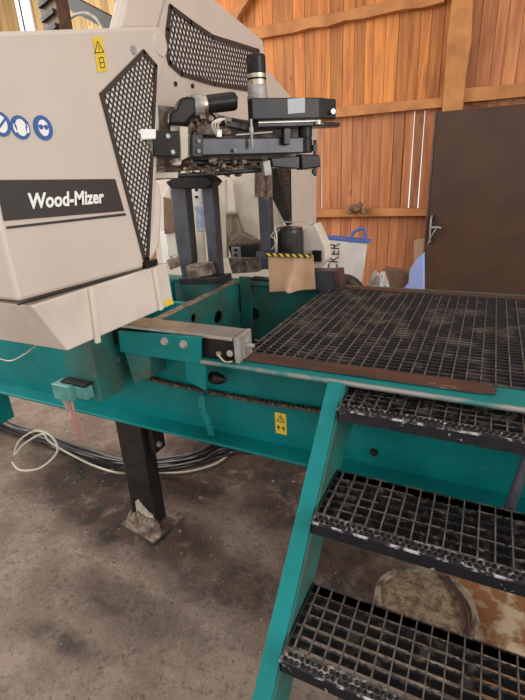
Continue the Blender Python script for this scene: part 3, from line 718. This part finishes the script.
py_('cream_panel', [(213, 180), (225, 180), (227, 258), (218, 258)], 2.5, .03, 'cream_worn')
py_('cream_panel', [(232, 178), (258, 178), (258, 232), (254, 244), (240, 238), (236, 215)], 2.55, .04, 'cream_worn')
py_('greasy_guard', [(226, 214), (233, 212), (240, 232), (258, 242), (258, 248), (228, 246)], 2.5, .05, 'grease')
py_('clamp_body', [(228, 246), (258, 244), (258, 258), (232, 260)], 2.45, .08, 'dark')
py_('clamp_face', [(231, 247), (240, 247), (241, 258), (232, 258)], 2.44, .01, 'greyplast')
b = mb(); 
for dy_ in (250, 255): b.cyl(oy(236, dy_, 2.44), oy(236, dy_, 2.44)+V((0, -.01, 0)), .009)
b.build('clamp_bolts', 'black', hd)
py_('clamp_foot', [(228, 258), (258, 258), (258, 272), (232, 274)], 2.42, .1, 'grease')
py_('cross_pin', [(228, 211), (236, 211), (236, 214), (228, 214)], 2.42, .01, 'chrome')
py_('slide_block', [(186, 266), (206, 264), (209, 276), (188, 279)], 1.98, .08, 'grease')
py_('slide_base', [(178, 279), (222, 277), (223, 284), (180, 285)], 1.97, .10, 'dark')
py_('bright_strut', [(163, 196), (170, 183), (172, 215), (178, 255), (170, 257), (165, 230)], 2.2, .05, 'cream_worn')
py_('wood_block', [(163, 197), (173, 200), (175, 232), (164, 234)], 2.19, .06, 'sack')
py_('pale_strut', [(160, 232), (166, 232), (170, 262), (163, 264)], 2.25, .04, 'white')
py_('pale_strut', [(170, 234), (176, 232), (180, 256), (173, 258)], 2.26, .04, 'white')
py_('lever_block', [(166, 260), (184, 254), (186, 264), (170, 270)], 2.1, .08, 'grease')
# ---- guide arm assembly in an oblique vertical plane
AO = V((-1.05, 1.5, 0)); AA = math.radians(45); AN = V((-math.sin(AA), math.cos(AA), 0))
def pa(name, pts, off, depth, m, bev=.003, parent=None, smooth=False):
    b = mb(); O_ = AO+AN*off; b.prism([op(px, py, O_, AA) for px, py in pts], AN*depth); return b.build(name, m, parent or hd, bev)
def ap(px, py, off=0): return op(px, py, AO+AN*off, AA)
arm = pa('guide_arm', [(195, 138), (308, 137), (308, 153), (195, 156)], 0, .055, 'tube', .005)
pa('arm_collar', [(192, 134), (203, 134), (203, 157), (192, 157)], -.008, .075, 'dark', .003, arm)
b = mb()
for px, py in ((199, 141), (199, 151), (235, 150)): b.cyl(ap(px, py, -.009), ap(px, py, -.02), .007, None, 10)
b.build('arm_screws', 'greyplast', arm)
pa('backing_plate', [(171, 125), (180, 125), (182, 132), (190, 134), (190, 157), (182, 160), (181, 165), (172, 165)], .03, .02, 'cream_worn', .002)
pa('recess_shade_panel', [(158, 105), (185, 108), (240, 119), (300, 127), (300, 160), (262, 168), (158, 172)], .13, .02, 'grease')  # greasy dark panel added to stand for the shaded recess behind the arm
pa('slotted_plate', [(180, 126), (188, 127), (188, 156), (181, 161)], .0, .012, 'cream_worn', .001)
pa('valve_body', [(152, 130), (179, 131), (180, 158), (153, 156)], -.12, .16, 'black', .004)
pa('valve_side_plate', [(143, 136), (153, 131), (153, 156), (146, 155)], -.122, .08, 'grease', .003)
pa('white_pad', [(139, 129), (156, 129), (156, 139), (140, 140)], -.15, .06, 'white', .004)
b = mb()
for px, py in ((168, 136), (173, 152)): b.cyl(ap(px, py, -.121), ap(px, py, -.13), .008, None, 6)
b.build('valve_screws', 'chrome', hd)
# elbow housing and horizontal gear motor
pa('elbow_housing', [(168, 125), (169, 113), (176, 108), (180, 98), (188, 96), (196, 97), (196, 114), (190, 120), (186, 125)], .0, .07, 'black', .010)
A0 = ap(193, 106, .04); A1 = ap(236, 101, .04); d = (A1-A0); L_ = d.length; d.normalize(); R_ = .030*1.0
b = mb(); b.lathe(A0, d, [(0, .036), (.02, .038), (.036, .036), (.038, .028)], 20); b.build('motor_flange', 'greyplast', hd, 0, True)
b = mb(); b.lathe(A0, d, [(.036, .030), (.050, .030)], 24); b.build('motor_ring', 'brass', hd, 0, True)
b = mb(); b.lathe(A0, d, [(.050, .028), (.052, .029), (.058, .029), (.060, .031), (L_-.012, .032), (L_-.003, .029), (L_, .018)], 28); b.build('feed_motor', 'black', hd, 0, True)
# clutter under the motor
random.seed(3)
b = mb()
for i in range(34):
    px = random.uniform(186, 226); py = random.uniform(116, 135); p = ap(px, py, random.uniform(.02, .07)); s_ = random.uniform(.006, .016)
    if i % 2: b.cyl(p, p+V((random.uniform(-1,1), random.uniform(-1,1), random.uniform(-.6,.6))).normalized()*s_*2, s_*.7, None, 8)
    else: b.beam(p, p+V((random.uniform(-1,1), random.uniform(-1,1), random.uniform(-1,1))).normalized()*s_*2, s_*1.4, s_)
b.build('hydraulic_fittings', 'grease', hd)
pa('mount_casting', [(186, 118), (228, 119), (226, 136), (188, 134)], .05, .05, 'grease', .004)
b = mb()
for k in range(3): b.tube([ap(216+2*k, 134, .01), ap(212+3*k, 124, -.01), ap(220+2*k, 119, -.005), ap(226, 120+2*k, .03)], .0035, 6)
b.build('control_wires', 'whitecable', hd, 0, True)
pa('terminal_block', [(217, 130), (222, 129), (222, 137), (217, 137)], -.005, .02, 'white', .002)
pa('dark_strut', [(215, 118), (250, 124), (252, 132), (216, 124)], .04, .03, 'black', .003)
# lower rows of fittings
b = mb()
for i in range(46):
    px = random.uniform(160, 256); py = 166+random.uniform(-7, 9); p = ap(px, py, random.uniform(.02, .1)); s_ = random.uniform(.006, .015)
    d_ = V((random.uniform(-1,1), random.uniform(-1,1), random.uniform(-.3,.3))).normalized()
    if i % 2: b.cyl(p, p+d_*s_*2.4, s_*.7, None, 8)
    else: b.beam(p, p+d_*s_*2.2, s_*1.4, s_)
b.build('lower_fittings', 'grease', hd)
b = mb(); b.cyl(ap(150, 178, .05), ap(262, 170, .05), .009, None, 10); b.cyl(ap(185, 163, .08), ap(262, 162, .08), .012, None, 10); b.build('control_rods', 'dark', hd, 0, True)
pa('rod_rail', [(150, 173), (178, 172), (178, 178), (150, 179)], .03, .02, 'cream_worn', .002)
# head plate on top of the arm
tp = ap(290, 105, .0)
def hex_plate(name, px, z0, z1, m, off0=-.09, off1=.12, bev=.003):
    # horizontal plate, chamfered ends; px range on arm plane
    pass
zt, zb = ap(290, 99).z, ap(290, 121).z
a0 = ap(250, 110, -.02); a1 = ap(322, 108, -.02); a2 = ap(335, 108, .05)
T = V((math.cos(AA), math.sin(AA), 0))
hp_ = mb()
base = [ap(248, 112, .0), ap(252, 114, -.035), ap(319, 109, -.035), ap(336, 105, .01), ap(334, 105, .07), ap(322, 105, .1), ap(254, 105, .1), ap(248, 105, .07)]
lo = [V((p.x, p.y, zb+.004)) for p in base]; n = len(lo)
hp_.prism(lo, (0, 0, (zt-zb)-.004)); tpl = hp_.build('belt_housing', 'black', hd, .004)
pa('blank_label', [(287.5, 99), (305, 97.5), (305, 112.5), (288, 114)], -.0375, .002, 'greylabel', 0, tpl)
lo2 = [V((p.x, p.y, zb-.028)) for p in base]
b = mb(); b.prism([V((p.x, p.y, zb-.022))+T*.02 for p in (base[1], base[2], base[3], base[4], base[5], base[6])], (0, 0, .014)); b.build('under_plate', 'dark', tpl, .003)
b = mb(); q = ap(331, 112, -.0); b.cyl(q, q-AN*.02, .010, None, 12); b.build('housing_knob', 'chrome', tpl, 0, True); b = mb(); q = ap(318, 121, -.04); b.cyl(q, q+V((0, 0, -.012)), .013, None, 12); b.build('housing_knob', 'chrome', tpl, 0, True)
# vertical gearmotor on the plate
c0 = ap(258, 104, .03); ct = ap(258, 54, .03); H = ct.z-zt
b = mb(); b.lathe((c0.x, c0.y, zt), (0, 0, 1), [(0, .040), (.012, .040), (.016, .037), (.045, .036), (.05, .034)], 28); b.build('gear_housing', 'greyplast', hd, 0, True)
b = mb(); b.lathe((c0.x, c0.y, zt), (0, 0, 1), [(.05, .0345), (.066, .0345), (.067, .031), (.072, .031), (.073, .0345), (.086, .0345)], 28); b.build('gear_ring', 'brass', hd, 0, True)
b = mb(); b.lathe((c0.x, c0.y, zt), (0, 0, 1), [(.086, .033), (.088, .035), (.095, .0355), (H-.012, .0355), (H-.004, .033), (H, .02)], 32); b.cyl((c0.x, c0.y, zt+.0665), (c0.x, c0.y, zt+.0725), .036); b.build('vertical_motor', 'black', hd, 0, True)
# roller and pins
c0 = ap(305, 125, .02); c1 = ap(305, 153, .02)
b = mb(); b.lathe((c0.x, c0.y, c1.z), (0, 0, 1), [(0, .026), (.004, .028), (.05, .028), (.052, .025), (.056, .025), (.058, .028), (c0.z-c1.z+.02, .028)], 24); b.build('guide_roller', 'black', hd, 0, True)
b = mb(); b.cyl(ap(251, 119, -.03), ap(252, 148, -.03), .005, None, 10); b.cyl(ap(251, 127, -.03), ap(251.5, 133, -.03), .009, None, 10); b.cyl(ap(252, 140, -.03), ap(252, 147, -.03), .007, None, 10); b.build('adjuster_pin', 'greyplast', hd, 0, True)
pa('latch_block', [(284, 128), (291, 128), (290, 145), (284, 144)], -.03, .03, 'dark', .003)
b = mb(); b.cyl(ap(236, 135, -.03), ap(272, 132, -.03), .003, None, 8); b.cyl(ap(258, 123, -.02), ap(320, 121, -.02), .008, None, 10); b.build('tie_rods', 'chrome', hd, 0, True)
pa('lower_arm', [(271, 158), (300, 156), (300, 169), (273, 167)], 0, .05, 'dark', .004)
pa('lower_arm_block', [(301, 154), (320, 155), (321, 167), (302, 170)], -.01, .06, 'black', .005)
pa('blade_guide', [(263, 162), (270, 160), (272, 175), (265, 176)], -.02, .04, 'greyplast', .002)
b = mb(); b.cyl(ap(315, 140, .0), ap(315, 176, .0), .007, None, 10); b.cyl(ap(314, 145, .0), ap(314, 151, .0), .014, None, 6); b.cyl(ap(314, 169, .0), ap(314, 174, .0), .010, None, 6); b.build('lock_bolt', 'dark', hd, 0, True)
py_('hanging_arm', [(264, 174), (269, 174), (268, 190), (265, 200), (262, 200)], 2.1, .04, 'grease')
# carriage slide on the bed rail
z1 = TOP+.002
b = mb(); A = oy(130, 325, 1.215); Bq = oy(246, 341, 1.215)
xL, xR = -1.25, oz(248, 357, TOP).x-.0
b.box((xL, 1.215, z1), (xR-.02, 1.30, z1+.075)); sl = b.build('carriage_slide', 'black', hd, .004)
b = mb(); b.box((xL, 1.205, z1+.075), (xR-.02, 1.305, z1+.088)); b.build('slide_cover', 'chrome', sl, .003)
b = mb(); b.box((xR-.016, 1.203, z1-.002), (xR+.0, 1.305, z1+.090)); b.build('end_plate', 'greyplast', sl, .003)
b = mb(); b.box((xR-.0, 1.225, z1+.01), (xR+.012, 1.255, z1+.06)); b.cyl((xR+.0, 1.262, z1+.045), (xR+.03, 1.262, z1+.045), .008, None, 8); b.cyl((xR-.035, 1.215, z1+.03), (xR-.035, 1.205, z1+.03), .012, None, 12); b.build('wiper_clamp', 'chrome', sl, .001)
b = mb(); b.cyl((xR-.08, 1.215, z1+.022), (xR-.08, 1.207, z1+.022), .010, None, 12); b.tube([(xR-.08, 1.205, z1+.02), (xR-.05, 1.195, z1+.004), (xR-.02, 1.195, z1+.008)], .004); b.build('grease_nipple', 'brass', sl)
# mast with rack, behind the cover
p = oy(41, 20, 2.35); q = oy(59, 20, 2.35)
b = mb(); b.box((p.x, 2.35, -.58), (q.x, 2.45, p.z+.9)); ma = b.build('lift_mast', 'brown', hd, .004)
b = mb(); zz = p.z-.3
while zz < p.z+.7:
    b.prism([(p.x+.02, 2.349, zz), (q.x-.015, 2.349, zz+.03), (q.x-.015, 2.349, zz+.055), (p.x+.02, 2.349, zz+.025)], (0, -.02, 0)); zz += .07
b.build('rack_teeth', 'dark', ma, .001)
b = mb(); P = [oy(*a, 2.6) for a in ((112, 30), (104, 14), (108, 6), (118, 14), (128, 30))]
b = mb(); b.tube([oy(62, 32, 2.7), oy(68, 20, 2.7), oy(82, 13, 2.7), oy(95, 17, 2.7), oy(104, 30, 2.7)], .010); b.build('hydraulic_hose', 'greyplast', hd, 0, True)
b = mb(); b.beam(oy(40, -14, 3.0), oy(118, 27, 3.0), .08, .09); b.build('diagonal_brace', 'black', hd, .004)

# background post
p = oy(24, 15, 4.15); b = mb(); b.box((p.x-.10, 4.15, GZ), (p.x+.11, 4.17, 2.9)); o = tag(b.build('steel_post', 'postwhite', None, .006), 'white steel post rising behind the cream saw cover, top left', 'post')
b = mb(); b.box((p.x-.04, 4.145, GZ), (p.x-.02, 4.155, 2.9)); b.build('post_groove', 'dark', o)

# ================================================================ LOOSE THINGS
# floor cables under the bed
random.seed(11)
def cable(pts, r, m, label, group=None, name='cable'):
    b = mb(); b.tube(pts, r, 8, 4); o = b.build(name, m, None, 0, True); return tag(o, label, 'cable', group)
gz = GZ+.012
for i in range(12):
    yy = 1.52+i*.012; o1 = random.uniform(-9, 6); o2 = random.uniform(-5, 9)
    pts = [oy(px, py+o1*(1-k/7)+o2*(k/7)+random.uniform(-2.5, 2.5), yy+.03*math.sin(k+i)) for k, (px, py) in enumerate([(-30, 414), (8, 430), (45, 441), (85, 455), (118, 464), (160, 466), (200, 458), (238, 446)])]
    for p in pts: p.z = max(p.z, GZ+.012)
    pts[-1].z += .02; pts.append(V((pts[-1].x+.12, pts[-1].y+.55, GZ+.012)))
    cable(pts, random.choice((.008, .010, .007)), 'cable', 'black cable in the bundle lying on the floor under the bed', 'black cables under the bed')
def fl_(px, py, z=gz): return oz(px, py, z)
cable([oy(12, 462, 1.32), oy(20, 470, 1.3), oy(40, 468, 1.3), oy(57, 452, 1.32), oy(52, 437, 1.34), oy(36, 431, 1.36), oy(20, 440, 1.36), oy(14, 455, 1.34), oy(24, 444, 1.34), oy(42, 434, 1.34), oy(50, 442, 1.34), oy(70, 454, 1.36), oy(95, 466, 1.4), oy(120, 473, 1.42), fl_(150, 473), fl_(185, 472), fl_(215, 464), fl_(232, 452)], .0055, 'whitecable', 'thin cream cable looped beside the black leg under the bed')
cable([oy(-6, 357, 1.1), oy(10, 361, 1.1), oy(25, 354, 1.12), oy(36, 346, 1.2)], .003, 'greyplast', 'thin grey cable across the teal bed below the cream cover')
# pipe behind the middle tread
b = mb(); p, q = oy(530, 450, 1.16), oy(507, 515, 1.13); d = (q-p).normalized(); b.cyl(p-d*.06, q, .0135, None, 16); b.build('brace_pipe', 'bluegrey', st, 0, True)
# log stump + slab on the floor below the treads
sc_ = fl_(424, 606, GZ+.16); R0 = .17
st_ = thing('log_stump', 'short log with bark ring and sawdust caked end below the treads', 'log', (sc_.x, sc_.y, GZ))
def ring(R, z, wob, ph=0, n=40): return [V((sc_.x+R*(1+wob*math.sin(3*t+ph)+wob*.6*math.sin(7*t))*math.cos(t), sc_.y+R*(1+wob*math.sin(3*t+ph)+wob*.6*math.sin(7*t))*1.05*math.sin(t), z)) for t in [6.2832*k/n for k in range(n)]]
def lofts(b, rings, cap0=True, cap1=True):
    n = len(rings[0]); vs = [p for r in rings for p in r]; fs = [(j*n+i, j*n+(i+1) % n, (j+1)*n+(i+1) % n, (j+1)*n+i) for j in range(len(rings)-1) for i in range(n)]
    if cap0: fs.append(tuple(range(n-1, -1, -1)))
    if cap1: fs.append(tuple((len(rings)-1)*n+i for i in range(n)))
    b.add(vs, fs)
b = mb(); zt_ = GZ+.16
lofts(b, [ring(R0*1.05, GZ, .03), ring(R0*1.02, GZ+.08, .035), ring(R0, zt_-.01, .03), ring(R0*.97, zt_+.004, .03), ring(R0*.88, zt_+.002, .03), ring(R0*.86, zt_-.012, .03)]); b.build('bark', 'bark', st_, 0, True)
b = mb(); lofts(b, [ring(R0*.87, GZ+.05, .03), ring(R0*.86, zt_-.008, .03), ring(R0*.55, zt_-.002, .03), ring(R0*.2, zt_+.001, .03)]); b.build('cut_face', 'heart', st_, 0, True)
b = mb(); b.tube([V((sc_.x+.06, sc_.y+.15, zt_+.004)), V((sc_.x+.12, sc_.y+.06, zt_+.006)), V((sc_.x+.145, sc_.y-.06, zt_+.004)), V((sc_.x+.13, sc_.y-.15, zt_))], .009); b.build('bark_strip', 'rust', st_, 0, True)
# slab
P = [fl_(*a, GZ+.10) for a in ((425, 545), (440, 575), (462, 600), (474, 650), (480, 700), (560, 720), (610, 640), (570, 560), (480, 530))]
random.seed(2); b = mb(); c = sum(P, V((0,0,0)))/len(P); ringp = []
m_ = 48
def slab_ring(z, s):
    out = []
    for k in range(m_):
        t = k/m_*len(P); i = int(t); f2 = t-i; p = P[i].lerp(P[(i+1) % len(P)], f2); q = c+(p-c)*s; out.append(V((q.x, q.y, z)))
    return out
lofts(b, [slab_ring(GZ, .98), slab_ring(GZ+.06, 1.0), slab_ring(GZ+.095, .97), slab_ring(GZ+.105, .8), slab_ring(GZ+.115, .4)])
tag(b.build('wood_slab', 'slab', None, 0, True), 'thick pale brown wood slab with small holes lying on floor beside stump', 'wood slab')

# ---- background clutter between the bed and the plank wall
# table / ledge the items stand on is hidden: items stand on the floor, tall
def sack_shape(name, cx, cy, z0, z1, rx, ry, m, seed, wob=.12, top=.55, n=36, rows=14):
    random.seed(seed); ph = [random.uniform(0, 6.28) for _ in range(6)]; b = mb(); R = []
    for j in range(rows+1):
        t = j/rows; s = (math.sin(min(1, t*4)*math.pi/2)*.25+.75)*(1-(1-top)*t**2.2); R.append([V((cx+rx*s*(1+wob*math.sin(5*a+ph[0]+4*t)+wob*.7*math.sin(9*a+ph[1]-6*t))*math.cos(a), cy+ry*s*(1+wob*math.sin(4*a+ph[2]+3*t)+wob*.6*math.sin(11*a+ph[3]))*math.sin(a), z0+(z1-z0)*t+.02*math.sin(3*a+ph[4])*t)) for a in [6.2832*k/n for k in range(n)]])
    R.append([V((cx, cy, z1+.01))+(p-V((cx, cy, z1)))*.4 for p in R[-1]])
    lofts(b, R); return b.build(name, m, None, 0, True)
# big white bag, blue trim, printed letters
BYY = 3.6
def yy_(px, py): return oy(px, py, BYY)
tl_, tr_, br_, bl_ = yy_(318, 237), yy_(366, 242), yy_(360, 290), yy_(318, 292)
BT = oy(348, 274, 3.3).z-.344
bag = thing('woven_bag', 'white woven carrier bag with blue trim and black letters by the wall', 'bag', ((tl_.x+tr_.x)/2, BYY, BT))
b = mb(); P = [V((tl_.x-.06, BYY, BT)), V((br_.x-.01, BYY, BT)), V((br_.x, BYY, br_.z)), tr_, tl_, V((tl_.x-.08, BYY, tl_.z+.02))]
b.prism(P, (0, .08, 0)); b.build('bag_body', 'bagwhite', bag, .02)
b = mb(); b.prism([tl_+V((-.08, -.006, .03)), tl_+V((0, -.006, .012)), tr_+V((.02, -.006, .012)), tr_+V((.02, -.006, -.012)), tl_+V((0, -.006, -.012)), tl_+V((-.08, -.006, -.012))], (0, .092, 0)); b.build('bag_trim', 'bagblue', bag, .004)
b = mb(); b.tube([yy_(350, 242), yy_(354, 232), yy_(364, 229), yy_(365, 240)], .012); b.build('bag_handle', 'bagblue', bag, 0, True)
# letters read bottom-to-top: baseline along +z
q0 = oy(337.5, 271, BYY-.004); q1 = oy(340, 243, BYY-.004); qu = oy(327.5, 270, BYY-.004)
text_mesh('CKER', 'lettering', 'band', q0, q1-q0, qu-q0, bag, .002, .0)
# tyre
ty = oy(341, 284, 3.3); b = mb(); R1 = .13; r1 = .042; vs = []; n1, n2 = 40, 12
cz = BT+.172+.10
for i in range(n1):
    a = 6.2832*i/n1
    for k in range(n2):
        c = 6.2832*k/n2; vs.append(V((ty.x+.02+(R1+r1*math.cos(c))*math.cos(a), 3.3+r1*1.2*math.sin(c), cz-.10+(R1+r1*math.cos(c))*math.sin(a))))
b.add(vs, [(i*n2+k, i*n2+(k+1) % n2, ((i+1) % n1)*n2+(k+1) % n2, ((i+1) % n1)*n2+k) for i in range(n1) for k in range(n2)])
tag(b.build('tyre', 'rubber', None, 0, True), 'black rubber tyre in front of the white woven bag', 'tyre')
# low bench carrying the smaller things
bt = BT
bench = thing('workbench', 'brown timber bench hidden behind the far edge of the grating', 'bench', (-.6, 3.35, GZ))
b = mb(); b.box((-1.4, 3.05, bt-.04), (-.1, 3.75, bt)); b.build('bench_top', 'wood_beam', bench, .003)
for x_, y_ in ((-1.2, 3.05), (-.2, 3.05), (-1.2, 3.65), (-.2, 3.65)):
    b = mb(); b.box((x_, y_, GZ), (x_+.07, y_+.07, bt-.04)); b.build('leg', 'wood_beam', bench)
q = oy(378, 284, 3.3); o = sack_shape('plastic_bag', q.x, 3.3, bt, oy(378, 274, 3.3).z, .10, .09, 'crumple', 4, .12, .45); tag(o, 'crumpled pale plastic bag between the tyre and the blue sheet', 'bag')
q = oy(402, 284, 3.55); o = sack_shape('cloth_sack', q.x-.02, 3.58, bt, oy(395, 271, 3.55).z, .17, .12, 'sack', 6, .05, .8); tag(o, 'slumped brown sack behind the pale blue plastic sheet', 'sack')
b = mb(); P = [oy(*a, 3.42) for a in ((400, 293), (408, 283), (409, 270), (417, 258), (424, 253), (424, 294))]; b.prism(P, (0, .05, 0)); o = tag(b.build('plastic_sheet', 'bluesheet', None, .008), 'pale blue and pink plastic sheet against the brown door edge', 'sheet')
b = mb(); P = [oy(*a, 5.08) for a in ((414, 240), (426, 238), (426, 300), (414, 300))]; P[2].z = GZ; P[3].z = GZ; b.prism(P, (0, .012, 0)); o = tag(b.build('cardboard_sheet', 'cardboard', None), 'tan cardboard sheet standing beside the dark brown door', 'cardboard')
# rag caught on the middle rail
q = oy(360, 208, BY-.05); random.seed(9)
b = mb()
for k in range(7): b.lathe(q+V((random.uniform(-.13, .12), -.02, random.uniform(-.03, .02))), V((random.uniform(-.4, .4), -.3, random.uniform(-.6, .6))).normalized(), [(0, .012), (.02, .032), (.05, .026), (.075, .008)], 9)
tag(b.build('grey_rag', 'sack', None, 0, True), 'small grey brown rag caught on the lower wall rail', 'rag')

# debris on the floor
random.seed(5); b = mb()
for i in range(1500):
    x_, y_ = random.uniform(-2.6, .5), random.uniform(.2, 2.3); r_ = random.choice((.003, .003, .004, .005, .006)) if i % 30 else .011
    p = V((x_, y_, GZ)); vs = [p+V((r_*random.uniform(.6, 1.3)*math.cos(a), r_*random.uniform(.6, 1.3)*math.sin(a), 0)) for a in [1.2566*k for k in range(5)]]
    vs.append(p+V((random.uniform(-.3, .3)*r_, random.uniform(-.3, .3)*r_, r_*random.uniform(.4, .8)))); b.add(vs, [(k, (k+1) % 5, 5) for k in range(5)])
tag(b.build('floor_grit', 'grit', None), 'scattered grit and wood crumbs on the dirty floor', 'grit', None, 'stuff')
